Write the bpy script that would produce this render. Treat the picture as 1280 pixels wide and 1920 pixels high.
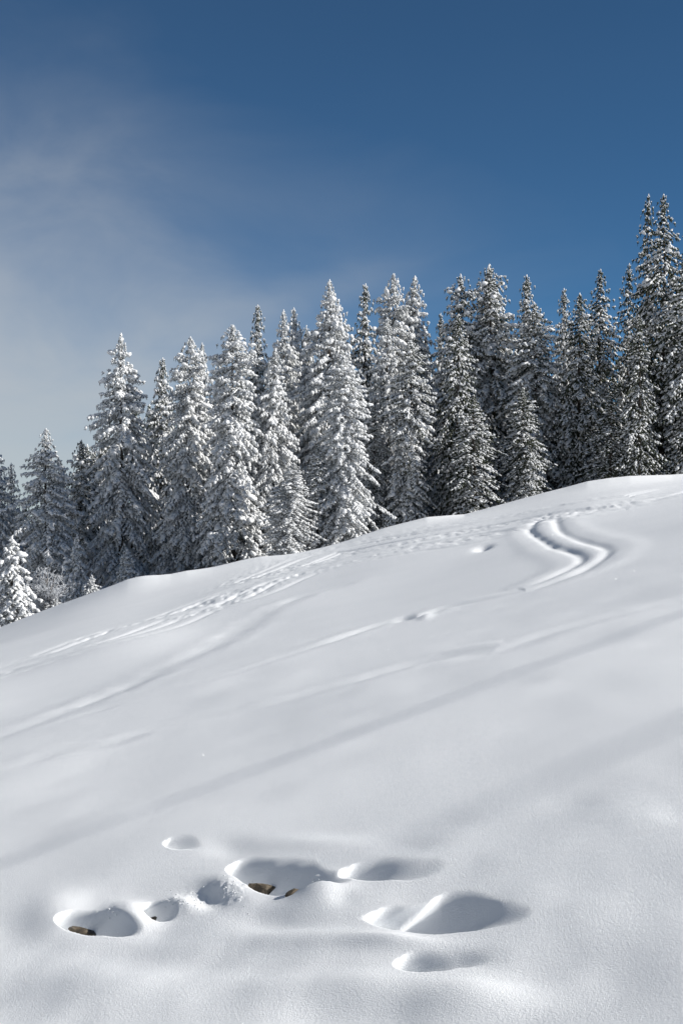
import bpy, math, random
import numpy as np
from mathutils import Vector

sc = bpy.context.scene
for o in list(bpy.data.objects):
    bpy.data.objects.remove(o)

# ------------------------------------------------------------------ camera
HC = 1.6                      # eye height above the snow
FPX = 50.0 / 36.0 * 1920.0    # focal length in photograph pixels
cam_d = bpy.data.cameras.new('camera')
cam_d.sensor_fit = 'VERTICAL'
cam_d.sensor_height = 36.0
cam_d.lens = 50.0
cam_d.clip_start = 0.05
cam_d.clip_end = 6000.0
cam = bpy.data.objects.new('camera', cam_d)
cam.location = (0, 0, HC)
cam.rotation_euler = (math.radians(90), 0, 0)
sc.collection.objects.link(cam)
sc.camera = cam

# ------------------------------------------------------------------ light
SUN_AZ, SUN_EL = math.radians(99), math.radians(29)
SUN = Vector((math.sin(SUN_AZ) * math.cos(SUN_EL), math.cos(SUN_AZ) * math.cos(SUN_EL), math.sin(SUN_EL)))

world = bpy.data.worlds.new('World')
sc.world = world
world.use_nodes = True
wn, wl = world.node_tree.nodes, world.node_tree.links
wn.clear()


def nd(tree, kind, **kw):
    n = tree.nodes.new(kind)
    for k, v in kw.items():
        if k.startswith('i_'):
            key = k[2:]
            n.inputs[int(key) if key.isdigit() else key.replace('_', ' ')].default_value = v
        else:
            setattr(n, k, v)
    return n


def ramp(tree, stops, interp='EASE'):
    n = tree.nodes.new('ShaderNodeValToRGB')
    n.color_ramp.interpolation = interp
    e = n.color_ramp.elements
    while len(e) > 1:
        e.remove(e[-1])
    for i, (p, c) in enumerate(stops):
        if i == 0:
            e[0].position = p
            el = e[0]
        else:
            el = e.new(p)
        el.color = (c, c, c, 1) if not isinstance(c, tuple) else (*c, 1)
    return n


wt = world.node_tree
w_out = nd(wt, 'ShaderNodeOutputWorld')
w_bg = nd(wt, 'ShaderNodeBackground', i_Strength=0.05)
sky = nd(wt, 'ShaderNodeTexSky', sky_type='NISHITA', sun_disc=False, sun_elevation=SUN_EL, sun_rotation=SUN_AZ,
         altitude=3000.0, air_density=0.7, dust_density=0.0, ozone_density=8.0)
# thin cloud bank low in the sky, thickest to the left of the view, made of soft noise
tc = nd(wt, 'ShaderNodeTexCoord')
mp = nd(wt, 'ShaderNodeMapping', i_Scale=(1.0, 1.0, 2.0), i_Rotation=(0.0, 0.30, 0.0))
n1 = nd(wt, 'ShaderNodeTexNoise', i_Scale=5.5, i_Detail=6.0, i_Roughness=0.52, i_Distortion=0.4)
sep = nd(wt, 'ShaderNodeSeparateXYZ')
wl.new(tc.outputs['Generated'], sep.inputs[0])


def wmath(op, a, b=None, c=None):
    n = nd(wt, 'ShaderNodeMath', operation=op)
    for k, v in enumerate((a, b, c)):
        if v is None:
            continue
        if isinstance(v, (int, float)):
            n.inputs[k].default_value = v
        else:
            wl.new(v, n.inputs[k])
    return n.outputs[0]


# the bank fills the left horizon; its unseen part is raised to add fill light
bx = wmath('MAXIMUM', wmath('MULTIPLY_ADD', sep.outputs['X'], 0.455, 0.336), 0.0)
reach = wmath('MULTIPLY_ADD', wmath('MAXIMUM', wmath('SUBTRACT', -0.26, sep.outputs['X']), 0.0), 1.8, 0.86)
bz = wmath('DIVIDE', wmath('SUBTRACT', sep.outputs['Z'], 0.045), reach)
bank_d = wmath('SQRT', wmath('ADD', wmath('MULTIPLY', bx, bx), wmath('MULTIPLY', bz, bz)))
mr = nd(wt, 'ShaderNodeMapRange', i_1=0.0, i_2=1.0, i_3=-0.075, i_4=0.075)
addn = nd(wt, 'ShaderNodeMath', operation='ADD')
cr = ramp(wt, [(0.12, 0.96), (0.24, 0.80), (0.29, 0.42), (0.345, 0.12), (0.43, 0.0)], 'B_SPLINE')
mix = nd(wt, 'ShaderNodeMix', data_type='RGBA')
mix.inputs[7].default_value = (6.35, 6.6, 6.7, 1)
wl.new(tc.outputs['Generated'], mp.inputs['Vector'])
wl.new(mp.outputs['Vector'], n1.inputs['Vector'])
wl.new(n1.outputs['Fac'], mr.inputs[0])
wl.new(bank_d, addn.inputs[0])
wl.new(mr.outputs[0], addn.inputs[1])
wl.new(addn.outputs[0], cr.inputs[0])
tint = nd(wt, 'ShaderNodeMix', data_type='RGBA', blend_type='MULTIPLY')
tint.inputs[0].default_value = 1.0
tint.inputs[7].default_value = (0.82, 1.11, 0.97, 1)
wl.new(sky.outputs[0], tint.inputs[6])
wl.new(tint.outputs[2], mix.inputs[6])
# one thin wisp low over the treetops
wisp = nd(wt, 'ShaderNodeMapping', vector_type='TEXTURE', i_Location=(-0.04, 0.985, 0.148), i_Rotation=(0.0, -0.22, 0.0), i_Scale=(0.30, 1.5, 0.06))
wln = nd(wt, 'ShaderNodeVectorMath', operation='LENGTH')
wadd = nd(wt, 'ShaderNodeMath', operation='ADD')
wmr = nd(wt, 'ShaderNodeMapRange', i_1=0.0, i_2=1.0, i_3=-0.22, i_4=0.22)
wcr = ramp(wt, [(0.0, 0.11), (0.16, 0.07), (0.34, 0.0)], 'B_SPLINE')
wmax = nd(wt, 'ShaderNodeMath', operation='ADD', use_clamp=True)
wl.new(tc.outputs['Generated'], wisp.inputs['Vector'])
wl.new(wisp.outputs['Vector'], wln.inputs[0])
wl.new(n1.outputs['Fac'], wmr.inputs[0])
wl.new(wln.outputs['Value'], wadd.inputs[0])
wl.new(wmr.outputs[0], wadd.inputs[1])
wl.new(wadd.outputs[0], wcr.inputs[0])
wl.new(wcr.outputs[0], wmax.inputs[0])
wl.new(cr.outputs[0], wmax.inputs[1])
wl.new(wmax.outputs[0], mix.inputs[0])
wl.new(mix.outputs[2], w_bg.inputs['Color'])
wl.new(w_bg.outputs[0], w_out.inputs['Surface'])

sun_d = bpy.data.lights.new('sun', 'SUN')
sun_d.energy = 4.3
sun_d.angle = math.radians(0.53)
sun_d.color = (1.0, 0.965, 0.91)
sun_o = bpy.data.objects.new('sun', sun_d)
sun_o.location = (40, -10, 40)
sun_o.rotation_euler = SUN.to_track_quat('Z', 'Y').to_euler()
sc.collection.objects.link(sun_o)

vs = sc.view_settings
vs.view_transform = 'Standard'
vs.look = 'None'
vs.exposure = 0.74
vs.gamma = 1.0
vs.use_curve_mapping = False

COL = sc.collection


# ------------------------------------------------------------------ helpers
def empty(name, loc, rz=0.0, scale=(1, 1, 1)):
    o = bpy.data.objects.new(name, None)
    o.empty_display_size = 0.3
    COL.objects.link(o)
    o.location = loc
    o.rotation_euler = (0, 0, rz)
    o.scale = scale
    return o


def tag(o, label=None, cat=None, group=None, kind=None):
    if label:
        o['label'] = label
    if cat:
        o['category'] = cat
    if group:
        o['group'] = group
    if kind:
        o['kind'] = kind
    return o


def mesh_np(name, V, F, mat, smooth=True):
    """V (n,3) floats, F (m,3|4) ints -> mesh data"""
    me = bpy.data.meshes.new(name)
    V = np.asarray(V, np.float32)
    F = np.asarray(F, np.int32)
    k = F.shape[1]
    me.vertices.add(len(V))
    me.vertices.foreach_set('co', V.ravel())
    me.loops.add(F.size)
    me.loops.foreach_set('vertex_index', F.ravel())
    me.polygons.add(len(F))
    me.polygons.foreach_set('loop_start', np.arange(0, F.size, k, dtype=np.int32))
    if smooth:
        me.polygons.foreach_set('use_smooth', np.ones(len(F), bool))
    me.update(calc_edges=True)
    me.validate()
    me.materials.append(mat)
    return me


def add_obj(name, me, parent=None):
    o = bpy.data.objects.new(name, me)
    COL.objects.link(o)
    if parent is not None:
        o.parent = parent
    return o


def vnoise(x, y, seed=0):
    """smooth value noise in about -1..1, vectorised"""
    xi = np.floor(x).astype(np.int64)
    yi = np.floor(y).astype(np.int64)
    fx = x - xi
    fy = y - yi
    fx = fx * fx * fx * (fx * (fx * 6 - 15) + 10)
    fy = fy * fy * fy * (fy * (fy * 6 - 15) + 10)

    def h(i, j):
        n = (i * 374761393 + j * 668265263 + seed * 1442695041) & 0xFFFFFFFF
        n = ((n ^ (n >> 13)) * 1274126177) & 0xFFFFFFFF
        n = (n ^ (n >> 16)) & 0xFFFFFFFF
        return n.astype(np.float64) / 2147483648.0 - 1.0
    a = h(xi, yi)
    b = h(xi + 1, yi)
    c = h(xi, yi + 1)
    d = h(xi + 1, yi + 1)
    return (a * (1 - fx) + b * fx) * (1 - fy) + (c * (1 - fx) + d * fx) * fy


def fbm(x, y, oct=3, seed=0, gain=0.5):
    s = 0
    a = 1.0
    for k in range(oct):
        s = s + a * vnoise(x * 2 ** k + 17.3 * k, y * 2 ** k - 9.1 * k, seed + k)
        a *= gain
    return s


def sstep(a, b, x):
    w = np.asarray(b - a, float)
    t = np.clip((x - a) / np.where(np.abs(w) > 1e-9, w, 1e-9), 0, 1)
    return t * t * (3 - 2 * t)


# ------------------------------------------------------------------ materials
def material(name):
    m = bpy.data.materials.new(name)
    m.use_nodes = True
    t = m.node_tree
    b = t.nodes['Principled BSDF']
    return m, t, b


def mat_snow_ground():
    m, t, b = material('wind_packed_snow')
    b.inputs['Roughness'].default_value = 0.62
    b.inputs['Specular IOR Level'].default_value = 0.25
    geo = nd(t, 'ShaderNodeNewGeometry')
    n_c = nd(t, 'ShaderNodeTexNoise', i_Scale=0.8, i_Detail=3.0)
    rc = ramp(t, [(0.3, (0.876, 0.892, 0.905)), (0.7, (0.902, 0.916, 0.928))], 'LINEAR')
    t.links.new(geo.outputs['Position'], n_c.inputs['Vector'])
    t.links.new(n_c.outputs['Fac'], rc.inputs[0])
    t.links.new(rc.outputs[0], b.inputs['Base Color'])
    # crystal grain, coarse crust
    g1 = nd(t, 'ShaderNodeTexNoise', i_Scale=115.0, i_Detail=5.0, i_Roughness=0.75)
    g2 = nd(t, 'ShaderNodeTexNoise', i_Scale=14.0, i_Detail=3.0, i_Roughness=0.55)
    for g in (g1, g2):
        t.links.new(geo.outputs['Position'], g.inputs['Vector'])
    b1 = nd(t, 'ShaderNodeBump', i_Strength=0.65, i_Distance=0.007)
    b2 = nd(t, 'ShaderNodeBump', i_Strength=0.10, i_Distance=0.02)
    t.links.new(g2.outputs['Fac'], b2.inputs['Height'])
    t.links.new(g1.outputs['Fac'], b1.inputs['Height'])
    t.links.new(b2.outputs['Normal'], b1.inputs['Normal'])
    t.links.new(b1.outputs['Normal'], b.inputs['Normal'])
    return m


def mat_snow_tree():
    m, t, b = material('branch_snow')
    b.inputs['Base Color'].default_value = (0.86, 0.87, 0.88, 1)
    b.inputs['Roughness'].default_value = 0.7
    b.inputs['Specular IOR Level'].default_value = 0.15
    tcn = nd(t, 'ShaderNodeTexCoord')
    n = nd(t, 'ShaderNodeTexNoise', i_Scale=11.0, i_Detail=3.0)
    bp = nd(t, 'ShaderNodeBump', i_Strength=0.6, i_Distance=0.06)
    t.links.new(tcn.outputs['Object'], n.inputs['Vector'])
    t.links.new(n.outputs['Fac'], bp.inputs['Height'])
    t.links.new(bp.outputs['Normal'], b.inputs['Normal'])
    tr = nd(t, 'ShaderNodeBsdfTranslucent')
    tr.inputs['Color'].default_value = (0.88, 0.89, 0.90, 1)
    ms = nd(t, 'ShaderNodeMixShader')
    ms.inputs[0].default_value = 0.28
    t.links.new(b.outputs[0], ms.inputs[1])
    t.links.new(tr.outputs[0], ms.inputs[2])
    t.links.new(ms.outputs[0], t.nodes['Material Output'].inputs['Surface'])
    return m


def mat_needles(name, frost):
    """spruce needles with snow dust caught in them"""
    m, t, b = material(name)
    b.inputs['Roughness'].default_value = 0.75
    b.inputs['Specular IOR Level'].default_value = 0.2
    tcn = nd(t, 'ShaderNodeTexCoord')
    n = nd(t, 'ShaderNodeTexNoise', i_Scale=1.3, i_Detail=2.0)
    rc = ramp(t, [(0.35, (0.030, 0.042, 0.026)), (0.65, (0.060, 0.066, 0.038))], 'LINEAR')
    f = nd(t, 'ShaderNodeTexNoise', i_Scale=7.0, i_Detail=3.0, i_Roughness=0.6)
    fr = ramp(t, [(0.62 - 0.28 * frost, 0.0), (0.80 - 0.20 * frost, min(1.0, 0.35 + 0.6 * frost))], 'LINEAR')
    mx = nd(t, 'ShaderNodeMix', data_type='RGBA')
    mx.inputs[7].default_value = (0.74, 0.76, 0.78, 1)
    t.links.new(tcn.outputs['Object'], n.inputs['Vector'])
    t.links.new(tcn.outputs['Object'], f.inputs['Vector'])
    t.links.new(n.outputs['Fac'], rc.inputs[0])
    t.links.new(f.outputs['Fac'], fr.inputs[0])
    t.links.new(fr.outputs[0], mx.inputs[0])
    t.links.new(rc.outputs[0], mx.inputs[6])
    t.links.new(mx.outputs[2], b.inputs['Base Color'])
    return m


def mat_bark():
    m, t, b = material('spruce_bark')
    b.inputs['Roughness'].default_value = 0.9
    tcn = nd(t, 'ShaderNodeTexCoord')
    n = nd(t, 'ShaderNodeTexNoise', i_Scale=6.0, i_Detail=5.0)
    rc = ramp(t, [(0.35, (0.035, 0.028, 0.023)), (0.7, (0.11, 0.09, 0.075))], 'LINEAR')
    bp = nd(t, 'ShaderNodeBump', i_Strength=0.8, i_Distance=0.03)
    t.links.new(tcn.outputs['Object'], n.inputs['Vector'])
    t.links.new(n.outputs['Fac'], rc.inputs[0])
    t.links.new(n.outputs['Fac'], bp.inputs['Height'])
    t.links.new(rc.outputs[0], b.inputs['Base Color'])
    t.links.new(bp.outputs['Normal'], b.inputs['Normal'])
    return m


def mat_rock():
    m, t, b = material('lichened_rock')
    b.inputs['Roughness'].default_value = 0.85
    tcn = nd(t, 'ShaderNodeTexCoord')
    n = nd(t, 'ShaderNodeTexNoise', i_Scale=22.0, i_Detail=6.0, i_Roughness=0.65)
    rc = ramp(t, [(0.30, (0.025, 0.022, 0.018)), (0.48, (0.10, 0.078, 0.052)), (0.60, (0.17, 0.14, 0.10)), (0.72, (0.34, 0.31, 0.27))], 'LINEAR')
    bp = nd(t, 'ShaderNodeBump', i_Strength=0.9, i_Distance=0.02)
    t.links.new(tcn.outputs['Object'], n.inputs['Vector'])
    t.links.new(n.outputs['Fac'], rc.inputs[0])
    t.links.new(n.outputs['Fac'], bp.inputs['Height'])
    t.links.new(rc.outputs[0], b.inputs['Base Color'])
    t.links.new(bp.outputs['Normal'], b.inputs['Normal'])
    return m


def mat_plain(name, col, rough=0.6, metal=0.0):
    m, t, b = material(name)
    tcn = nd(t, 'ShaderNodeTexCoord')
    n = nd(t, 'ShaderNodeTexNoise', i_Scale=8.0, i_Detail=3.0)
    rc = ramp(t, [(0.3, tuple(c * 0.8 for c in col)), (0.7, tuple(min(1, c * 1.15) for c in col))], 'LINEAR')
    t.links.new(tcn.outputs['Object'], n.inputs['Vector'])
    t.links.new(n.outputs['Fac'], rc.inputs[0])
    t.links.new(rc.outputs[0], b.inputs['Base Color'])
    b.inputs['Roughness'].default_value = rough
    b.inputs['Metallic'].default_value = metal
    return m


M_SNOW = mat_snow_ground()
M_TSNOW = mat_snow_tree()
M_N = {'heavy': mat_needles('frosted_needles', 0.95), 'mid': mat_needles('snow_dusted_needles', 0.5), 'light': mat_needles('dark_needles', 0.12)}
M_BARK = mat_bark()
M_ROCK = mat_rock()

# ------------------------------------------------------------------ terrain
SX = 0.234        # hillside falls to the left
YC = 57.0         # distance to the brow of the slope
BROW = np.array([(-400, 1290), (-200, 1245), (0, 1187), (40, 1172), (80, 1157), (120, 1143), (150, 1134), (180, 1127), (215, 1118),
                 (240, 1108), (265, 1103), (300, 1103), (320, 1099), (350, 1085), (400, 1072), (450, 1055), (490, 1044),
                 (520, 1041), (560, 1038), (600, 1030), (640, 1018), (680, 1003), (720, 990), (760, 980), (800, 970),
                 (840, 967), (870, 965), (900, 957), (940, 946), (980, 935), (1020, 924), (1060, 914), (1100, 903),
                 (1140, 897), (1180, 893), (1220, 892), (1260, 891), (1300, 888), (1500, 850), (1800, 790)], float)
_px = np.arange(-400, 1801, 10.0)
_py = np.interp(_px, BROW[:, 0], BROW[:, 1])
_zc = HC + YC * (960 - _py) / FPX
_corr = _zc - SX * (_px - 640) / FPX * YC
_k = np.hanning(41)
_k /= _k.sum()
_smooth = np.convolve(np.pad(_corr, 20, mode='edge'), _k, mode='valid')
_resid = _corr - _smooth
_a = (_px - 640) / FPX


def base_h(x, y):
    """hillside without the small features"""
    a = np.where(y > 4, x / np.maximum(y, 4), np.sign(x) * 0.4)
    z = SX * x
    z = z + np.interp(a, _a, _smooth) * sstep(24, YC, y) * (y > 0)
    z = z + np.interp(a, _a, _resid) * sstep(44, YC - 1, y)
    # broad swells of the drifted snow
    r = np.hypot(x, y)
    z = z + 0.06 * fbm(x / 5.5 + 3.1, y / 7.5, 2, 5) * sstep(54, 36, r) * sstep(2, 9, r)
    z = z + 0.16 * vnoise(x / 16.0 + 0.4, y / 13.0 + 2.2, 9) * sstep(14, 30, r) * sstep(54, 40, r)
    # the ground steepens in the right foreground
    z = z + 0.055 * np.log1p(np.exp(np.clip((x - 0.25) / 0.35, -30, 30))) * 0.35 * sstep(9, 5.2, r)
    # and lies a little flatter in the left foreground
    z = z + 0.045 * np.log1p(np.exp(np.clip(-(x + 0.1) / 0.4, -30, 30))) * 0.4 * sstep(8, 5.4, r)
    t = np.maximum(y - YC, 0)
    cap = 12.0
    z = z - np.where(t < cap, t * t / 120.0, cap * cap / 120.0 + (t - cap) * cap / 60.0)
    return z


def hit(px, py, f=base_h):
    """where the line of sight through a photograph pixel meets the snow"""
    a = (px - 640) / FPX
    b = (960 - py) / FPX
    ys = np.concatenate([np.arange(2.5, 20, 0.01), np.arange(20, 90, 0.05)])
    d = HC + b * ys - f(a * ys, ys)
    k = np.argmax(d < 0)
    if not (d < 0).any():
        k = len(ys) - 1
    y = ys[k]
    return a * y, y


def poly_world(pts, n=10):
    W = np.array([hit(*p) for p in pts])
    # Catmull-Rom smoothing in plan
    out = []
    for i in range(len(W) - 1):
        p0, p1, p2, p3 = W[max(i - 1, 0)], W[i], W[i + 1], W[min(i + 2, len(W) - 1)]
        for t in np.linspace(0, 1, n, endpoint=False):
            out.append(0.5 * ((2 * p1) + (-p0 + p2) * t + (2 * p0 - 5 * p1 + 4 * p2 - p3) * t * t + (-p0 + 3 * p1 - 3 * p2 + p3) * t ** 3))
    out.append(W[-1])
    return np.array(out)


def along(x, y, P, reach):
    """signed offset t, arc length s (and a mask) of points against a polyline"""
    t = np.full(x.shape, 1e3)
    s = np.zeros(x.shape)
    L = 0.0
    lo = P.min(0) - reach
    hi = P.max(0) + reach
    idx = np.where((x > lo[0]) & (x < hi[0]) & (y > lo[1]) & (y < hi[1]))
    if len(idx[0]) == 0:
        return t, s, L
    xs, ys = x[idx], y[idx]
    tt = np.full(xs.shape, 1e3)
    ss = np.zeros(xs.shape)
    for p, q in zip(P[:-1], P[1:]):
        d = q - p
        l = np.hypot(*d)
        if l < 1e-9:
            continue
        d = d / l
        u = np.clip((xs - p[0]) * d[0] + (ys - p[1]) * d[1], 0, l)
        ox = xs - p[0] - u * d[0]
        oy = ys - p[1] - u * d[1]
        r = np.hypot(ox, oy)
        sg = np.sign(d[0] * oy - d[1] * ox)
        better = r < np.abs(tt)
        tt = np.where(better, r * np.where(sg == 0, 1, sg), tt)
        ss = np.where(better, L + u, ss)
        L += l
    t[idx] = tt
    s[idx] = ss
    return t, s, L


def plan_frame(px, py, hw, hh):
    """plan centre and half extents of an ellipse drawn on the photograph"""
    c = hit(px, py)
    l = hit(px - hw, py)
    f = hit(px, py - hh)
    n = hit(px, py + hh)
    return c[0], c[1], abs(c[0] - l[0]), abs(f[1] - n[1]) / 2, (f[0] - n[0]) / max(f[1] - n[1], 1e-6)


# hollows melted round buried stones: px, py, half width, half height (photograph pixels), depth m, edge softness
HOLLOWS = [
    (520, 1650, 82, 29, 0.19, 0.15), (470, 1634, 40, 18, 0.11, 0.4), (592, 1656, 46, 17, 0.10, 0.6), (700, 1638, 74, 20, 0.09, 0.7),
    (796, 1726, 108, 25, 0.150, 0.45), (742, 1728, 52, 22, 0.10, 0.5), (842, 1716, 56, 27, 0.10, 0.7),
    (786, 1812, 44, 16, 0.08, 0.7), (838, 1804, 44, 12, 0.022, 1.0),
    (166, 1734, 56, 18, 0.13, 0.15), (212, 1742, 36, 14, 0.11, 0.2), (296, 1708, 30, 16, 0.12, 0.15), (334, 1583, 22, 8, 0.030, 1.0),
]
# swells: px, py, half width, half height, height m
SWELLS = [
    (860, 1800, 70, 20, -0.014), (430, 1588, 44, 18, -0.016), (505, 1728, 62, 22, -0.022), (395, 1690, 40, 15, -0.022),
    (15, 1752, 60, 28, -0.014), (360, 1802, 90, 26, -0.010), (520, 1838, 80, 28, -0.010), (640, 1690, 30, 18, -0.010), (960, 1830, 90, 40, -0.010),
    (760, 1590, 60, 18, -0.008),
    (590, 1584, 90, 18, 0.016), (425, 1665, 42, 24, 0.04), (240, 1718, 40, 26, 0.045), (110, 1718, 50, 40, 0.03),
    (600, 1674, 50, 28, 0.04), (250, 1772, 120, 18, 0.012), (600, 1768, 150, 18, 0.016), (345, 1696, 32, 13, 0.03),
    (740, 1775, 80, 12, 0.02), (200, 1850, 150, 40, 0.03), (640, 1862, 140, 36, 0.03), (880, 1880, 120, 40, 0.03),
    (165, 1140, 70, 9, 0.40), (262, 1118, 44, 6, 0.30), (500, 1060, 90, 9, 0.12), (230, 1215, 90, 26, 0.07), (380, 1185, 90, 24, -0.05),
    (60, 1300, 140, 26, -0.06), (470, 1052, 50, 5, -0.10), (545, 1046, 40, 3, -0.10),
]
_H = [(plan_frame(a, b, c, d), e, f) for a, b, c, d, e, f in HOLLOWS]
_S = [(plan_frame(a, b, c, d), e) for a, b, c, d, e in SWELLS]

MAIN = poly_world([(1330, 918), (1240, 934), (1150, 948), (1080, 962), (1000, 983), (920, 996), (840, 1010), (760, 1024), (680, 1043), (610, 1060), (545, 1074),
                   (480, 1094), (430, 1114), (380, 1136), (330, 1152), (280, 1166), (230, 1185), (160, 1212), (80, 1235), (0, 1258), (-120, 1292)])
UPPER = poly_world([(1330, 905), (1200, 938), (1100, 948), (1000, 966), (900, 985), (800, 1002), (700, 1022), (620, 1040), (540, 1064)])
GROOVE_L = poly_world([(1012, 972), (998, 984), (993, 995), (1003, 1005), (1019, 1015), (1036, 1026), (1058, 1032), (1077, 1038), (1089, 1046), (1084, 1058),
                       (1041, 1079), (987, 1102), (930, 1116)])
GROOVE_R = poly_world([(1040, 969), (1044, 981), (1051, 997), (1077, 1011), (1104, 1020), (1128, 1026), (1139, 1036), (1123, 1053), (1088, 1073), (1041, 1091),
                       (987, 1109), (932, 1119), (905, 1125)])
TAIL = poly_world([(1000, 1104), (932, 1119), (880, 1130), (830, 1141), (785, 1156), (740, 1164), (690, 1178), (620, 1202), (540, 1226)])
OLD1 = poly_world([(640, 1098), (560, 1120), (500, 1146), (450, 1178), (390, 1216), (320, 1246), (240, 1284), (120, 1335), (0, 1382), (-100, 1420)])
OLD2 = poly_world([(1330, 1112), (1200, 1143), (1050, 1183), (930, 1222), (860, 1228), (780, 1244), (700, 1266), (640, 1282), (540, 1312), (440, 1336), (350, 1354),
                   (270, 1372), (200, 1396), (100, 1416), (0, 1436), (-100, 1460)])
OLD3 = poly_world([(640, 1197), (560, 1222), (440, 1262), (330, 1290), (220, 1322), (110, 1356)])
DENT = [(plan_frame(905, 1027, 26, 5), 0.08), (plan_frame(797, 1157, 18, 6), -0.022), (plan_frame(758, 1160, 22, 6), 0.02)]


def level(cy):
    """skew that makes a long feature run level across the hillside instead of down it"""
    return SX * cy / HC if cy < 12 else 0.0


def hollow(x, y, sharp=False):
    """depth of the melted hollows"""
    wob = 0.05 * vnoise(x / 0.10, y / 0.16, 41) + 0.20 * vnoise(x / 0.22, y / 0.30, 42)
    acc = np.zeros_like(x)
    for (cx, cy, rx, ry, sh), d, soft in _H:
        if sharp and soft > 0.85:
            continue
        v = (y - cy + level(cy) * (x - cx)) / ry
        u = (x - cx - sh * (y - cy)) / rx
        q = np.sqrt(u * u + v * v) * (1 + wob)
        fr = (0.80 * u + 0.60 * v) / np.maximum(np.sqrt(u * u + v * v), 1e-3)
        g = d * sstep(1.06 + (0.22 + 0.62 * soft) * np.maximum(fr + 0.1, 0), 0.55 - 0.25 * np.maximum(fr, 0) - 0.12 * soft, q)
        acc = np.log(np.exp(acc * 30) + np.exp(g * 30) - 1) / 30
    return acc


UNDER = (-1.10, 0.65)      # the hollows undercut their left and far lips


def terrain(x, y):
    z = base_h(x, y)
    r = np.hypot(x, y)
    z = z + 0.012 * fbm(x / 0.9, y / 1.1, 2, 21) * sstep(26, 8, r)
    # lumpy ground in the foreground
    low = sstep(7.4, 5.6, y) * sstep(2, 3, r) * (y > 0)
    z = z + low * 0.009 * fbm(x / 0.36 + 5.0, y / 0.6, 2, 33)
    for (cx, cy, rx, ry, sh), d in _S:
        v = (y - cy + level(cy) * (x - cx)) / ry
        u = (x - cx - sh * (y - cy)) / rx
        z = z + d * np.exp(-(u * u + v * v))
    acc = hollow(x, y)
    z = z - acc
    # crumbled snow at the lips of two hollows
    for px, py, hw, hh, am in ((345, 1690, 40, 15, 0.006), (440, 1668, 36, 26, 0.005), (200, 1716, 30, 14, 0.003)):
        cx, cy, rx, ry, sh = plan_frame(px, py, hw, hh)
        q = ((x - cx - sh * (y - cy)) / rx) ** 2 + ((y - cy) / ry) ** 2
        z = z + am * np.exp(-q) * np.maximum(0, fbm(x / 0.02, y / 0.035, 2, 77))
    # trampled trail and ski tracks
    for P, wdt, amp, sd in ((MAIN, 1.5, 0.024, 3), (UPPER, 2.4, 0.018, 8)):
        t, s, L = along(x, y, P, 6)
        patch = (0.10 + 0.90 * sstep(-0.25, 0.45, vnoise(s / 3.0, t / 1.0, sd + 50))) * sstep(9.0, 5.0, x)
        m = np.exp(-(t / wdt) ** 2) * patch
        pit = np.maximum(0, vnoise(x / 0.21, y / 0.8, sd) - 0.05) + 0.8 * np.maximum(0, vnoise(x / 0.10, y / 0.5, sd + 1))
        z = z - m * amp * 1.5 * pit + m * amp * 0.4 * vnoise(x / 0.5, y / 1.2, sd + 2)
        for off, dep in ((0.5, 0.045), (0.95, 0.04), (-1.5, 0.03), (-1.1, 0.04), (2.2, 0.03)):
            o = t - off - 0.35 * vnoise(s / 9.0, s * 0 + off, sd + 7)
            z = z - dep * np.exp(-(o / 0.10) ** 2) * (np.abs(t) < 4)
    for P, w, d, sd in ((GROOVE_L, 0.10, 0.034, 1), (GROOVE_R, 0.10, 0.027, 2), (TAIL, 0.12, 0.036, 3)):
        t, s, L = along(x, y, P, 3)
        fade = sstep(0, 1.2, s) * sstep(L, L - 1.5, s)
        z = z - d * fade * np.exp(-(t / w) ** 2) * (1 + 0.25 * vnoise(s / 0.7, s * 0, sd))
        z = z + 0.015 * fade * np.exp(-((np.abs(t) - 0.36) / 0.22) ** 2)
    for P, w, d, sd in ((OLD1, 0.30, 0.022, 11), (OLD2, 0.20, 0.022, 12), (OLD3, 0.16, 0.014, 13)):
        t, s, L = along(x, y, P, 2)
        m = 0.45 + 0.55 * sstep(-0.3, 0.4, vnoise(s / 1.1, s * 0 + 3, sd))
        z = z - d * m * np.exp(-(t / w) ** 2) + 0.5 * d * m * np.exp(-((np.abs(t) - 1.7 * w) / w) ** 2)
        z = z + 0.35 * d * m * np.exp(-(t / (2 * w)) ** 2) * vnoise(s / 0.3, t / 0.2, sd + 3)
    for (cx, cy, rx, ry, sh), d in DENT:
        q = ((x - cx - sh * (y - cy)) / rx) ** 2 + ((y - cy) / ry) ** 2
        z = z - d * np.exp(-q * 1.5)
    return z


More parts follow.
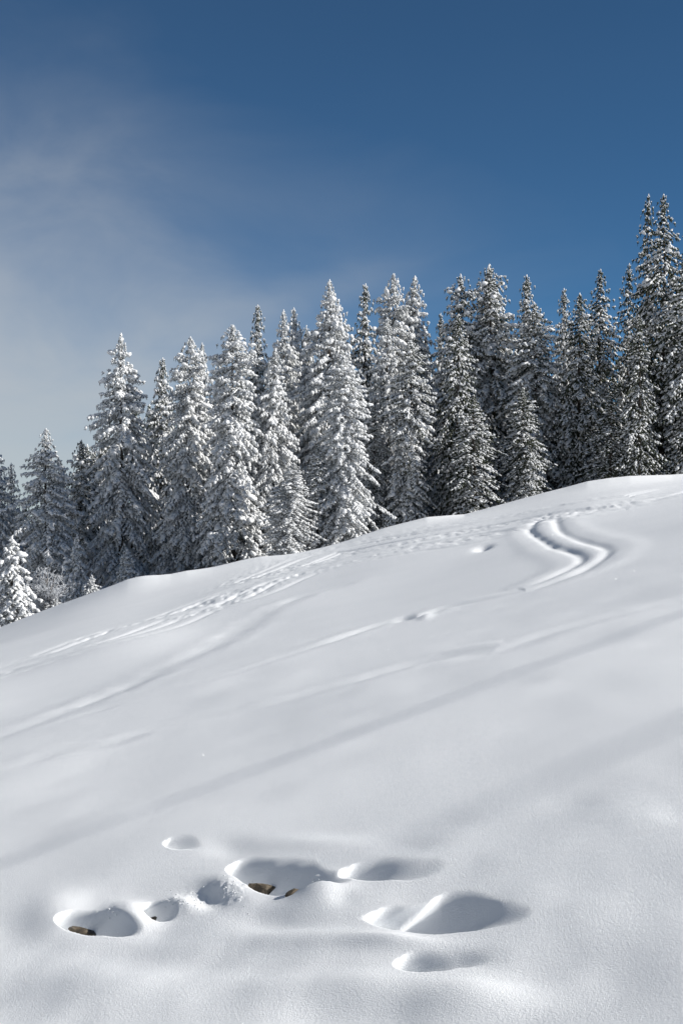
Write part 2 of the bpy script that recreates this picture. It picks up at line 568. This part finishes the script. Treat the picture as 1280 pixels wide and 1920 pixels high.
def build_ground():
    fine = np.arange(-0.262, 0.2621, 0.00098)
    st = 0.002
    side = [0.262]
    while side[-1] < math.pi - 0.03:
        st = min(st * 1.16, 0.09)
        side.append(side[-1] + st)
    side = np.array([v for v in side[1:] if v < math.pi - 0.03] + [math.pi])
    th = np.concatenate([-side[:-1][::-1], fine, side])
    rr = [0.5, 0.9, 1.3, 1.7, 2.1, 2.5, 2.8, 3.05]
    r = 3.2
    while r < 64:
        rr.append(r)
        r += min(r * r * 1.0 / 2273.0, 0.22)
    while r < 5000:
        rr.append(r)
        r *= 1.045 if r < 200 else 1.25
    rr = np.array(rr)
    R, T = np.meshgrid(rr, th, indexing='ij')
    X = R * np.sin(T)
    Y = R * np.cos(T)
    Z = terrain(X, Y)
    hol = hollow(X, Y)
    X = X + UNDER[0] * hol
    Y = Y + UNDER[1] * (0.3 * hol + 0.7 * hollow(R * np.sin(T), R * np.cos(T), True))
    # far away the hillside levels out into the valley
    far = sstep(160, 420, R)
    Z = Z * (1 - far) + (-42.0) * far
    nr, nt = R.shape
    V = np.stack([X, Y, Z], -1).reshape(-1, 3)
    i = np.arange(nr - 1)[:, None]
    j = np.arange(nt)[None, :]
    j2 = (j + 1) % nt
    F = np.stack([i * nt + j, i * nt + j2, (i + 1) * nt + j2, (i + 1) * nt + j], -1).reshape(-1, 4)[:, ::-1]
    # close the centre under the viewer
    V = np.vstack([V, [[0, 0, float(terrain(np.array([0.0]), np.array([0.01]))[0])]]])
    c = len(V) - 1
    jj = np.arange(0, nt)
    fan = np.stack([np.full(nt, c), jj, (jj + 1) % nt, (jj + 1) % nt], -1)
    me = bpy.data.meshes.new('snow_slope')
    tri = fan[:, :3][:, ::-1]
    me.vertices.add(len(V))
    me.vertices.foreach_set('co', V.astype(np.float32).ravel())
    loops = np.concatenate([F.ravel(), tri.ravel()]).astype(np.int32)
    me.loops.add(len(loops))
    me.loops.foreach_set('vertex_index', loops)
    me.polygons.add(len(F) + len(tri))
    ls = np.concatenate([np.arange(len(F)) * 4, len(F) * 4 + np.arange(len(tri)) * 3]).astype(np.int32)
    me.polygons.foreach_set('loop_start', ls)
    me.polygons.foreach_set('use_smooth', np.ones(len(ls), bool))
    me.update(calc_edges=True)
    me.validate()
    me.materials.append(M_SNOW)
    o = add_obj('snow_slope', me)
    tag(o, kind='structure', label='smooth white snow slope falling to the left')
    print('ground quads', len(F))
    return o


ground = build_ground()


bpy.context.view_layer.update()


def sight(px, py):
    """point of the finished snow surface seen at a photograph pixel, and its normal"""
    d = Vector(((px - 640) / FPX, 1.0, (960 - py) / FPX)).normalized()
    ok, loc, nor, idx = ground.ray_cast(Vector((0, 0, HC)), d)
    return loc, nor, d


def ground_z(x, y):
    return float(terrain(np.array([float(x)]), np.array([float(y)]))[0])


# ------------------------------------------------------------------ spruce trees
def ico(sub):
    import bmesh
    bm = bmesh.new()
    bmesh.ops.create_icosphere(bm, subdivisions=sub, radius=1.0)
    V = np.array([v.co[:] for v in bm.verts])
    F = np.array([[v.index for v in f.verts] for f in bm.faces])
    bm.free()
    return V, F


ICO1, ICO2 = ico(1), ico(2)
_ang = np.array([0, 2.0944, 4.1888])
SPIN = (np.vstack([[[-1, 0, 0]], np.stack([np.full(3, -0.25), np.cos(_ang), np.sin(_ang)], 1), [[1, 0, 0]]]),
        np.array([[0, 2, 1], [0, 3, 2], [0, 1, 3], [4, 1, 2], [4, 2, 3], [4, 3, 1]]))


class Cloud:
    """many oriented copies of small templates gathered into one mesh"""
    def __init__(self):
        self.V, self.F, self.n = [], [], 0

    def add(self, tpl, C, A, S, rng, jit=0.0):
        """C centres (n,3), A unit axes (n,3), S half sizes (n,3): along, across, up"""
        if len(C) == 0:
            return
        TV, TF = tpl
        C, A, S = np.asarray(C), np.asarray(A), np.asarray(S)
        A = A / np.linalg.norm(A, axis=1, keepdims=True)
        up = np.tile(np.array([0, 0, 1.0]), (len(A), 1))
        side = np.cross(up, A)
        ln = np.linalg.norm(side, axis=1, keepdims=True)
        side = np.where(ln > 1e-4, side / np.maximum(ln, 1e-6), np.array([[0, 1.0, 0]]))
        upv = np.cross(A, side)
        loc = TV[None] * S[:, None, :]
        if jit:
            loc = loc * (1 + jit * rng.standard_normal((len(C), len(TV), 1)))
        P = C[:, None] + loc[..., :1] * A[:, None] + loc[..., 1:2] * side[:, None] + loc[..., 2:] * upv[:, None]
        self.V.append(P.reshape(-1, 3))
        self.F.append((TF[None] + (np.arange(len(C)) * len(TV))[:, None, None] + self.n).reshape(-1, 3))
        self.n += len(C) * len(TV)

    def mesh(self, name, mat, smooth=True):
        return mesh_np(name, np.vstack(self.V), np.vstack(self.F), mat, smooth)


def tube(pts, radii, k=6):
    V, F = [], []
    pts = np.asarray(pts, float)
    for i, p in enumerate(pts):
        d = pts[min(i + 1, len(pts) - 1)] - pts[max(i - 1, 0)]
        d = d / (np.linalg.norm(d) + 1e-9)
        ref = np.array([1.0, 0, 0]) if abs(d[0]) < 0.8 else np.array([0, 1.0, 0])
        u = np.cross(d, ref)
        u /= np.linalg.norm(u)
        w = np.cross(d, u)
        for j in range(k):
            an = 2 * math.pi * j / k
            V.append(p + radii[i] * (math.cos(an) * u + math.sin(an) * w))
    for i in range(len(pts) - 1):
        for j in range(k):
            j2 = (j + 1) % k
            F.append((i * k + j, i * k + j2, (i + 1) * k + j2, (i + 1) * k + j))
    return np.array(V), np.array(F)


def make_spruce(seed, H, R, load, kind, whorl=0.27, sparse=0.0, droop=1.0, blunt=3.2):
    """returns mesh data (trunk, crown, snow) of one spruce standing at the origin"""
    rng = np.random.default_rng(seed)
    # trunk with slight lean
    zz = np.linspace(0, H * 0.985, 14)
    lean = rng.normal(0, 0.006, 2)
    bend = np.stack([lean[0] * zz + 0.05 * np.sin(zz * 0.4 + seed), lean[1] * zz + 0.05 * np.cos(zz * 0.5 + seed), zz], 1)
    bend[:, :2] -= bend[0, :2]
    rad = 0.012 + 0.0125 * H * (1 - zz / H) ** 0.9
    V, F = tube(bend, rad, 7)
    trunk = mesh_np('trunk', V, F, M_BARK)
    green, snow = Cloud(), Cloud()
    z = 0.6
    lobes = rng.uniform(0, 6.28, 4)
    GC, GA, GS = [], [], []
    S1C, S1A, S1S = [], [], []
    S2C, S2A, S2S = [], [], []
    while z < H - 0.12:
        t = (H - z) / H                       # 0 at the tip
        prof = R * (1.05 * (1 - (1 - t) ** blunt) - 0.05 * t ** 3)
        prof *= 1 + 0.13 * math.sin(9 * t + lobes[0]) + 0.11 * math.sin(23 * t + lobes[1]) + 0.06 * math.sin(47 * t + lobes[2])
        prof = max(prof, 0.05)
        fine = min(1.0, 0.35 + 3.2 * t)       # everything is smaller near the tip
        nb = int(round(4 + 4.5 * min(1, t * 3.2)))
        az0 = rng.uniform(0, 6.28)
        cx = np.interp(z, zz, bend[:, 0])
        cy = np.interp(z, zz, bend[:, 1])
        for b in range(nb):
            if rng.random() < sparse * (0.4 + t):
                continue
            az = az0 + 6.283 * b / nb + rng.normal(0, 0.25)
            L = prof * rng.uniform(0.70, 1.16)
            if rng.random() < 0.08:
                L *= rng.uniform(1.25, 1.6)
            L *= 1 + 0.14 * math.sin(2 * az + lobes[3] + 6 * t)
            zb = z + rng.uniform(-0.2, 0.2) * fine
            p0 = 0.55 - 1.15 * min(1, t * 2.2) ** 0.6 + rng.normal(0, 0.09)     # rise per run at the stem
            dr = droop * (0.10 + 0.22 * min(1, 2 * t)) * rng.uniform(0.6, 1.3)
            tip = dr * rng.uniform(0.5, 0.95)
            ca, sa = math.cos(az), math.sin(az)

            def pos(s):
                s = np.asarray(s, float)
                rr = L * s
                return np.stack([cx + ca * rr, cy + sa * rr, zb + L * (p0 * s - 1.35 * dr * s ** 2 + tip * s ** 3)], -1)

            # stations of the side sprays
            ns = max(2, int(L / 0.27))
            ss = np.linspace(0.28 if L > 0.5 else 0.15, 1.0, ns) + rng.normal(0, 0.02, ns)
            base = pos(ss)
            tang = pos(ss + 0.05) - pos(ss - 0.05)
            tang /= np.linalg.norm(tang, axis=1, keepdims=True)
            # main axis shoots
            ll = (0.10 + 0.10 * rng.random(ns)) * fine
            GC.append(base)
            GA.append(tang)
            GS.append(np.stack([ll, (0.040 + 0.03 * rng.random(ns)) * fine, (0.035 + 0.02 * rng.random(ns)) * fine], 1))
            bs = load * rng.uniform(0.55, 1.25)          # how much snow this branch carries
            for sgn in (-1, 1):
                tl = np.clip(0.42 * L * (1.10 - ss), 0.09 * fine, 0.55) * rng.uniform(0.65, 1.3, ns)
                sd = np.stack([-sa * sgn * np.ones(ns), ca * sgn * np.ones(ns), np.zeros(ns)], 1)
                ax = 0.62 * tang + 0.85 * sd + np.stack([np.zeros(ns), np.zeros(ns), -0.22 - 0.45 * rng.random(ns) * droop], 1)
                ax /= np.linalg.norm(ax, axis=1, keepdims=True)
                c = base + ax * (tl * 0.55)[:, None]
                GC.append(c)
                GA.append(ax)
                GS.append(np.stack([tl * 0.62, 0.035 + 0.035 * rng.random(ns), 0.03 + 0.02 * rng.random(ns)], 1))
                # hanging needle tips
                c2 = base + ax * (tl * rng.uniform(0.3, 1.0, ns))[:, None] + np.array([0, 0, -0.06])
                a2 = ax * 0.5 + rng.normal(0, 0.35, (ns, 3)) + np.array([0, 0, -0.75])
                GC.append(c2)
                GA.append(a2)
                GS.append(np.stack([0.07 + 0.09 * rng.random(ns), 0.02 + 0.02 * rng.random(ns), 0.02 + 0.015 * rng.random(ns)], 1))
                up = np.array([0, 0, 1.0])
                keep = rng.random(ns) < np.clip(bs * 0.6, 0, 1)
                cc = base + ax * (tl * rng.uniform(0.75, 1.1, ns))[:, None]
                w3 = (0.04 + 0.05 * rng.random(ns)) * fine
                S1C.append((cc + up * 0.03)[keep])
                S1A.append((ax + rng.normal(0, 0.3, (ns, 3)))[keep])
                S1S.append(np.stack([w3 * 1.5, w3, w3 * 0.8], 1)[keep])
                keep = rng.random(ns) < np.clip(bs * 1.0, 0, 1)
                wdt = (0.035 + 0.055 * rng.random(ns)) * (0.65 + 0.55 * bs) * fine
                S1C.append((c + up * 0.045)[keep])
                S1A.append(ax[keep])
                S1S.append(np.stack([tl * rng.uniform(0.22, 0.45, ns) + 0.03, wdt, (0.03 + 0.045 * rng.random(ns) * bs) * fine], 1)[keep])
            keep = rng.random(ns) < np.clip(bs * 1.25, 0, 1)
            w2 = (0.045 + 0.07 * rng.random(ns)) * (0.65 + 0.55 * bs) * fine
            S1C.append((base + np.array([0, 0, 0.055]))[keep])
            S1A.append(tang[keep])
            S1S.append(np.stack([(0.09 + 0.09 * rng.random(ns)) * fine, w2, (0.04 + 0.055 * rng.random(ns) * bs) * fine], 1)[keep])
            # heavier pillows riding on the outer half
            if L > 0.45:
                npil = rng.poisson(0.7 * bs * min(1.6, L))
                if npil:
                    sp = rng.uniform(0.45, 1.0, npil)
                    pb = pos(sp)
                    pt = pos(sp + 0.05) - pos(sp - 0.05)
                    off = rng.normal(0, 0.13, (npil, 1)) * np.array([[-sa, ca, 0]])
                    S2C.append(pb + off + np.array([0, 0, 0.07]))
                    S2A.append(pt + rng.normal(0, 0.02, (npil, 3)))
                    k = rng.uniform(0.55, 1.25, npil) * (0.75 + 0.25 * bs)
                    S2S.append(np.stack([0.20 * k, 0.145 * k, 0.095 * k], 1))
        z += whorl * (0.45 + 0.55 * min(1, t * 3)) * rng.uniform(0.8, 1.2)
    # leader
    GC.append(np.array([[bend[-1, 0], bend[-1, 1], H - 0.12], [bend[-1, 0], bend[-1, 1], H - 0.35]]))
    GA.append(np.array([[0.01, 0, 1.0], [0.01, 0, 1.0]]))
    GS.append(np.array([[0.22, 0.035, 0.035], [0.25, 0.05, 0.05]]))
    S1C.append(np.array([[bend[-1, 0], bend[-1, 1], H - 0.05], [bend[-1, 0] + 0.03, bend[-1, 1], H - 0.30]]))
    S1A.append(np.array([[0.05, 0, 1.0], [0.3, 0.1, 1.0]]))
    S1S.append(np.array([[0.13, 0.06, 0.06], [0.12, 0.09, 0.08]]) * (0.6 + 0.5 * load))
    green.add(SPIN, np.vstack(GC), np.vstack(GA), np.vstack(GS), rng, 0.12)
    C1, A1, Z1 = np.vstack(S1C), np.vstack(S1A), np.vstack(S1S)
    snow.add(ICO1, C1, A1 + rng.normal(0, 0.15, A1.shape), Z1, rng, 0.16)
    if S2C:
        snow.add(ICO2, np.vstack(S2C), np.vstack(S2A), np.vstack(S2S), rng, 0.11)
    return trunk, green.mesh('crown', M_N[kind], False), snow.mesh('branch_snow', M_TSNOW, True)


PROTO = {}
for key, args in {
    'h1': dict(seed=1, H=15, R=1.75, load=1.10, kind='heavy', blunt=6.0),
    'h2': dict(seed=2, H=15, R=1.60, load=1.05, kind='heavy', droop=1.3, blunt=5.0),
    'h3': dict(seed=3, H=15, R=1.90, load=1.15, kind='heavy', whorl=0.30, sparse=0.12, blunt=4.2),
    'm1': dict(seed=4, H=15, R=1.65, load=0.88, kind='mid', whorl=0.28, blunt=6.5),
    'm2': dict(seed=5, H=15, R=1.75, load=0.82, kind='mid', whorl=0.30, sparse=0.16, blunt=4.5),
    'm3': dict(seed=6, H=15, R=1.60, load=0.88, kind='mid', droop=1.2, blunt=5.5),
    'l1': dict(seed=7, H=15, R=1.70, load=0.52, kind='light', whorl=0.31, sparse=0.12, blunt=4.6),
    'l2': dict(seed=8, H=15, R=1.60, load=0.44, kind='light', whorl=0.33, sparse=0.2, blunt=4.2),
    'l3': dict(seed=9, H=15, R=1.75, load=0.55, kind='light', whorl=0.30, droop=1.2, blunt=5.5),
    's1': dict(seed=10, H=4.6, R=1.35, load=1.05, kind='heavy', whorl=0.25, blunt=1.7),
    's2': dict(seed=11, H=5.0, R=1.05, load=0.85, kind='heavy', whorl=0.24, blunt=2.0),
}.items():
    PROTO[key] = (make_spruce(**args), args['H'], args['R'])
print('TRI total trees', sum(sum(len(m.polygons) for m in v[0]) for v in PROTO.values()))
print('tree tris', {k: sum(len(m.polygons) for m in v[0]) for k, v in PROTO.items()})


def plant(key, px, top, depth, wpx, label, rz, group='spruces along the brow of the slope'):
    """a spruce whose tip shows at (px, top) of the photograph, standing `depth` m away, about wpx wide"""
    meshes, H0, R0 = PROTO[key]
    x = (px - 640) / FPX * depth
    zt = HC + (960 - top) / FPX * depth
    zg = ground_z(x, depth)
    sz = (zt - zg + 0.15) / H0
    sw = 0.92 * wpx / FPX * depth / (2 * R0)
    t = empty('spruce_tree', (x, depth, zg - 0.15), rz, (sw, sw, sz))
    t.rotation_euler = (random.gauss(0, 0.012), random.gauss(0, 0.014), rz)
    tag(t, label, 'tree', group)
    for nm, me in zip(('trunk', 'crown', 'branch_snow'), meshes):
        add_obj(nm, me, t)
    return t


TREES = [
    # key, px, top, depth, width px, label
    ('s1', 24, 1008, 59.5, 128, 'small bright snow-caked spruce at the left edge, standing on the brow'),
    ('s2', 143, 1003, 69.0, 62, 'small slender bluish spruce in shade in front of the leftmost big spruces'),
    ('s2', 238, 1030, 69.0, 70, 'short snowy spruce at the foot of the tall lone-topped spruce on the left'),
    ('s2', 104, 1118, 61.0, 46, 'tiny snowy spruce sapling peeping over the brow beside the frosted shrub'),
    ('s2', 172, 1078, 61.5, 40, 'low snowy spruce sapling tucked against the right side of the slender small spruce'),
    ('h1', -4, 832, 74.0, 84, 'sunlit snowy spruce cut by the left edge of the picture'),
    ('h2', 24, 870, 84.0, 66, 'slim pale spruce between the left edge and the first broad spruce'),
    ('h3', 85, 804, 72.0, 124, 'first broad snow-laden spruce from the left, above the frosted shrub'),
    ('h1', 112, 858, 86.0, 70, 'spruce top half hidden behind the right shoulder of the first broad spruce'),
    ('m3', 149, 826, 80.0, 92, 'shaded spruce just left of the tall lone-topped spruce'),
    ('m1', 178, 846, 88.0, 70, 'spruce mostly hidden behind the left flank of the tall lone-topped spruce'),
    ('h3', 226, 627, 73.5, 136, 'tall heavily snowed spruce with a free-standing ragged top on the left'),
    ('m3', 299, 670, 82.0, 82, 'dark narrow spruce in shadow right of the tall lone-topped spruce'),
    ('h1', 351, 632, 73.0, 112, 'snow-laden spruce right of the dark narrow spruce'),
    ('h2', 380, 645, 86.0, 66, 'thin spruce top close behind the third big snowy spruce'),
    ('h2', 410, 672, 76.0, 84, 'lower snowy spruce between two taller tops left of centre'),
    ('h1', 441, 610, 70.0, 122, 'big white spruce left of centre with a bluish shaded foot'),
    ('m2', 482, 573, 84.0, 92, 'spruce with dark trunk showing, behind the big white spruce left of centre'),
    ('h2', 510, 655, 71.0, 84, 'shorter frosted spruce standing in front of the twin tops left of centre'),
    ('h3', 530, 583, 78.0, 104, 'left one of the twin spruce tops left of centre'),
    ('h2', 546, 580, 83.0, 84, 'right one of the twin spruce tops left of centre'),
    ('m1', 572, 612, 90.0, 72, 'spruce filling the gap right of the twin tops'),
    ('h2', 545, 868, 65.5, 88, 'blue-shaded snowy spruce at the brow, lower middle of the forest'),
    ('m3', 598, 834, 67.0, 64, 'slim half-sunlit spruce between the blue-shaded spruce and the central spruce'),
    ('h3', 611, 526, 76.0, 128, 'tallest white spruce at the centre with a broad blunt top'),
    ('h1', 632, 545, 82.0, 88, 'spruce leaning close to the right side of the tallest central spruce'),
    ('h1', 645, 668, 67.0, 100, 'sunlit spruce in front of the tallest central spruce, reaching the brow'),
    ('m2', 670, 533, 83.0, 100, 'open-branched spruce with a visible stem right of the central spruce'),
    ('m3', 700, 760, 74.0, 72, 'dark spruce in shadow low between the central and right groups'),
    ('h2', 724, 598, 76.0, 84, 'shorter snowy spruce before the left one of the pair right of centre'),
    ('h1', 742, 514, 84.0, 106, 'left one of the tall pair right of centre, a bare limb near its top'),
    ('h2', 776, 520, 85.0, 110, 'right one of the tall pair right of centre'),
    ('m1', 762, 640, 72.0, 92, 'spruce in front of the tall pair right of centre, dark near the ground'),
    ('m2', 826, 588, 88.0, 74, 'thin lower spruce top in the notch right of the tall pair'),
    ('m1', 862, 515, 80.0, 104, 'sharp-topped spruce at the left of the three-topped clump'),
    ('l3', 858, 590, 73.0, 92, 'narrow spruce standing before the sharp-topped spruce'),
    ('m3', 916, 497, 84.0, 92, 'rear left top of the close double spruce right of centre'),
    ('m1', 941, 499, 80.0, 116, 'front right top of the close double spruce right of centre'),
    ('l1', 892, 740, 70.0, 96, 'dark spruce in shade at the foot of the three-topped clump'),
    ('m2', 980, 515, 84.0, 100, 'spruce top just right of the close double spruce'),
    ('m1', 1003, 568, 77.0, 112, 'bright right-lit spruce before a dark gap right of centre'),
    ('l3', 985, 726, 71.0, 80, 'dark-bodied spruce with sunlit crest standing at the brow right of centre'),
    ('m2', 1058, 541, 88.0, 84, 'thin ragged spruce top in the dark gap'),
    ('l3', 1087, 549, 76.0, 104, 'dark green spruce with snow-tipped branches right of the dark gap'),
    ('l1', 1122, 506, 82.0, 104, 'regular pointed spruce left of the darkest spruce'),
    ('l2', 1180, 497, 84.0, 84, 'darkest thinly snowed spruce beside the two tallest tops'),
    ('l2', 1209, 363, 80.0, 84, 'left and thinner one of the two tallest tops at the right edge'),
    ('l1', 1241, 362, 77.0, 124, 'right one of the two tallest tops at the right edge, dark stem showing'),
    ('l2', 1196, 590, 71.0, 76, 'broad dark spruce before the two tallest tops, low branches on the brow'),
    ('l1', 1296, 470, 72.0, 120, 'dark spruce cut by the right edge of the picture'),
    ('l2', 1140, 720, 72.0, 90, 'shaded spruce low between the dark gap and the right edge'),
    ('l3', 1040, 760, 78.0, 84, 'spruce deep in the dark gap, lit only on a few branch tips'),
]
random.seed(4)
for k, (key, px, top, dep, w, lab) in enumerate(TREES):
    plant(key, px, top, dep, w, lab, random.uniform(0, 6.28))
# second rank, seen only through the gaps
for k in range(36):
    px = -30 + 37.5 * k + random.uniform(-14, 14)
    sky_y = np.interp(px, [0, 90, 230, 440, 610, 900, 1120, 1280], [900, 860, 740, 680, 620, 610, 610, 560])
    plant(random.choice(['m1', 'm2', 'l1', 'l3']), px, sky_y + random.uniform(5, 70), random.uniform(90, 110), random.uniform(80, 105),
          'dim spruce in the second rank, glimpsed through gaps of the front spruces', random.uniform(0, 6.28), 'second rank of spruces')
# the wood goes on beyond the right edge
for k in range(12):
    px = 1345 + 62.0 * k + random.uniform(-15, 15)
    plant(random.choice(['l1', 'l2', 'l3', 'm2']), px, 480 - 0.22 * (px - 1280) + random.uniform(-50, 70), random.uniform(68, 92), random.uniform(100, 125),
          'spruce of the same wood standing beyond the right edge', random.uniform(0, 6.28), 'spruces beyond the right edge')

# ------------------------------------------------------------------ frosted leafless shrubs
M_TWIG = mat_plain('frosted_twig', (0.52, 0.54, 0.57), 0.8)
M_STEM = mat_plain('shrub_stem', (0.10, 0.085, 0.075), 0.9)


def shrub(px, top, depth, wpx, seed, label, n=26):
    rng = np.random.default_rng(seed)
    x = (px - 640) / FPX * depth
    zg = ground_z(x, depth)
    H = HC + (960 - top) / FPX * depth - zg + 0.1
    W = wpx / FPX * depth / 2
    root = empty('frosted_shrub', (x, depth, zg - 0.1))
    tag(root, label, 'shrub', 'leafless shrubs at the forest foot')
    sV, sF, tV, tF = [], [], [], []
    ns = nt = 0
    for i in range(n):
        az = rng.uniform(0, 6.28)
        out = W * rng.uniform(0.15, 1.0)
        h = H * rng.uniform(0.55, 1.0) * (1 - 0.35 * (out / W) ** 2)
        s = np.linspace(0, 1, 6)
        pts = np.stack([out * math.cos(az) * s ** 1.3 + rng.normal(0, 0.03, 6), out * math.sin(az) * s ** 1.3 + rng.normal(0, 0.03, 6), h * s ** 0.85], 1)
        pts[0] *= 0.1
        V, F = tube(pts, 0.025 * (1 - 0.7 * s) + 0.004, 4)
        sV.append(V)
        sF.append(F + ns)
        ns += len(V)
        for j in range(16):
            u = rng.uniform(0.25, 1.0)
            p = np.array([np.interp(u, s, pts[:, c]) for c in range(3)])
            d = np.array([math.cos(az), math.sin(az), 0.6]) * 0.5 + rng.normal(0, 0.6, 3) + np.array([0, 0, 0.3])
            d /= np.linalg.norm(d)
            l = rng.uniform(0.18, 0.5)
            q = p + d * l * 0.5 + rng.normal(0, 0.03, 3)
            e = p + d * l + rng.normal(0, 0.05, 3) - np.array([0, 0, 0.03])
            V, F = tube([p, q, e], [0.016, 0.013, 0.007], 3)
            tV.append(V)
            tF.append(F + nt)
            nt += len(V)
            for m in range(3):
                d2 = d + rng.normal(0, 0.7, 3)
                d2 /= np.linalg.norm(d2)
                b0 = q + (e - q) * rng.random()
                V, F = tube([b0, b0 + d2 * rng.uniform(0.08, 0.22)], [0.012, 0.006], 3)
                tV.append(V)
                tF.append(F + nt)
                nt += len(V)
    add_obj('stem', mesh_np('stem', np.vstack(sV), np.vstack(sF), M_STEM), root)
    add_obj('twigs', mesh_np('twigs', np.vstack(tV), np.vstack(tF), M_TWIG), root)
    return root


shrub(92, 1060, 61.5, 84, 5, 'rounded leafless shrub white with frost right of the small bright spruce', 34)
shrub(296, 1062, 68.0, 70, 6, 'dark leafless shrub with few frosted twigs under the dark narrow spruce', 16)


# ------------------------------------------------------------------ stones in the hollows
def rock(px, py, size, seed, label, rz=0.0, push=0.45, drop=0.35):
    import bmesh
    rng = np.random.default_rng(seed)
    loc, nor, d = sight(px, py)
    V, F = ico(3)
    # chop with random planes for flat faces and edges
    for _ in range(11):
        n = rng.normal(0, 1, 3)
        n /= np.linalg.norm(n)
        c = rng.uniform(0.55, 0.85)
        dd = V @ n
        V = V - np.maximum(dd - c, 0)[:, None] * n
    V = V * (1 + 0.04 * rng.standard_normal((len(V), 1)))
    V = V * np.array(size)
    me = mesh_np('rock', V, F, M_ROCK, False)
    o = add_obj('rock', me)
    o.location = loc + d * push * size[1] - Vector((0, 0, drop * size[2]))
    o.rotation_euler = (rng.uniform(-0.3, 0.3), rng.uniform(-0.3, 0.3), rz)
    tag(o, label, 'rock', 'stones bared in the snow hollows')
    return o


rock(508, 1670, (0.120, 0.06, 0.046), 1, 'brown lichened rock bared in the largest hollow', 0.2)
rock(552, 1674, (0.040, 0.03, 0.026), 2, 'small brown stone right of the brown rock in the largest hollow', 0.5)
rock(178, 1751, (0.125, 0.05, 0.026), 3, 'dark rock edge under the snow lip of the leftmost hollow', -0.15)
rock(294, 1722, (0.040, 0.03, 0.025), 4, 'dark stone corner in the small hollow between the two rocky ones', 0.9)

# ------------------------------------------------------------------ lift cables overhead (their soft shadows cross the snow)
M_CABLE = mat_plain('steel_cable', (0.18, 0.18, 0.19), 0.45, 1.0)


def cable(p, q, label, dia=0.018, dist=18.0):
    a = np.array(hit(*p))
    b = np.array(hit(*q))
    A = np.array([a[0], a[1], base_h(a[0:1], a[1:2])[0]])
    B = np.array([b[0], b[1], base_h(b[0:1], b[1:2])[0]])
    d = (A - B) / np.linalg.norm(A - B)
    mid = (A + B) / 2 + np.array(SUN) * dist
    s = np.linspace(-90, 130, 24)
    pts = mid[None] + d[None] * s[:, None] + np.array([[0, 0, 1.0]]) * (0.00012 * (s[:, None]) ** 2)
    V, F = tube(pts - pts[0], np.full(len(pts), dia / 2), 8)
    o = add_obj('lift_cable', mesh_np('lift_cable', V, F, M_CABLE))
    o.location = pts[0]
    tag(o, label, 'cable', 'overhead lift cables')


cable((1280, 1150), (0, 1618), 'overhead steel lift cable casting the upper soft shadow band on the snow')
cable((1280, 1352), (800, 1562), 'overhead steel lift cable casting the lower soft shadow band on the snow', 0.018, 22.0)


# ------------------------------------------------------------------ crumbled snow at the lips of the hollows
def crumbs():
    rng = np.random.default_rng(12)
    c = Cloud()
    C, A, S = [], [], []
    for px, py, sx, sy, n in ((345, 1690, 22, 9, 70), (438, 1668, 18, 16, 55), (585, 1655, 14, 8, 14), (205, 1712, 16, 7, 16), (560, 1640, 30, 6, 10)):
        for k in range(n):
            loc = sight(px + rng.normal(0, sx), py + rng.normal(0, sy))[0]
            r = 0.0012 + 0.0035 * rng.random() ** 2
            C.append((loc.x, loc.y, loc.z + r * 0.35))
            A.append(rng.normal(0, 1, 3) * np.array([1, 1, 0.4]))
            S.append(np.array([1.2, 1.0, 0.8]) * r)
    c.add(ICO1, np.array(C), np.array(A), np.array(S), rng, 0.16)
    o = add_obj('snow_crumbs', c.mesh('snow_crumbs', M_TSNOW))
    tag(o, 'loose snow crumbs scattered on the lips of the hollows', 'snow crumbs', kind='stuff')


crumbs()


def crystals():
    """flat ice crystals lying at all angles on the near snow; the few that face right glint in the sun"""
    rng = np.random.default_rng(5)
    n = 60000
    u = rng.random(n)
    y = 1.0 / (1 / 3.6 - u * (1 / 3.6 - 1 / 30.0))
    x = rng.uniform(-0.30, 0.30, n) * y
    z = terrain(x, y)
    nn = rng.normal(0, 1, (n, 3)) + np.array([0, 0, 1.2])
    nn /= np.linalg.norm(nn, axis=1, keepdims=True)
    t1 = np.cross(nn, rng.normal(0, 1, (n, 3)))
    t1 /= np.linalg.norm(t1, axis=1, keepdims=True)
    t2 = np.cross(nn, t1)
    r = (0.00055 * y * rng.uniform(0.08, 0.24, n))[:, None]
    P = np.stack([x, y, z + r[:, 0] * 0.5], 1)
    V = np.stack([P + t1 * r, P + (-0.5 * t1 + 0.866 * t2) * r, P + (-0.5 * t1 - 0.866 * t2) * r], 1).reshape(-1, 3)
    F = np.arange(3 * n).reshape(-1, 3)
    m, t, b = material('ice_crystal')
    b.inputs['Base Color'].default_value = (0.9, 0.91, 0.92, 1)
    b.inputs['Roughness'].default_value = 0.30
    b.inputs['Metallic'].default_value = 0.6
    o = add_obj('snow_crystals', mesh_np('snow_crystals', V, F, m, False))
    tag(o, 'tiny ice crystals glinting on the near snow', 'ice crystals', kind='stuff')


crystals()
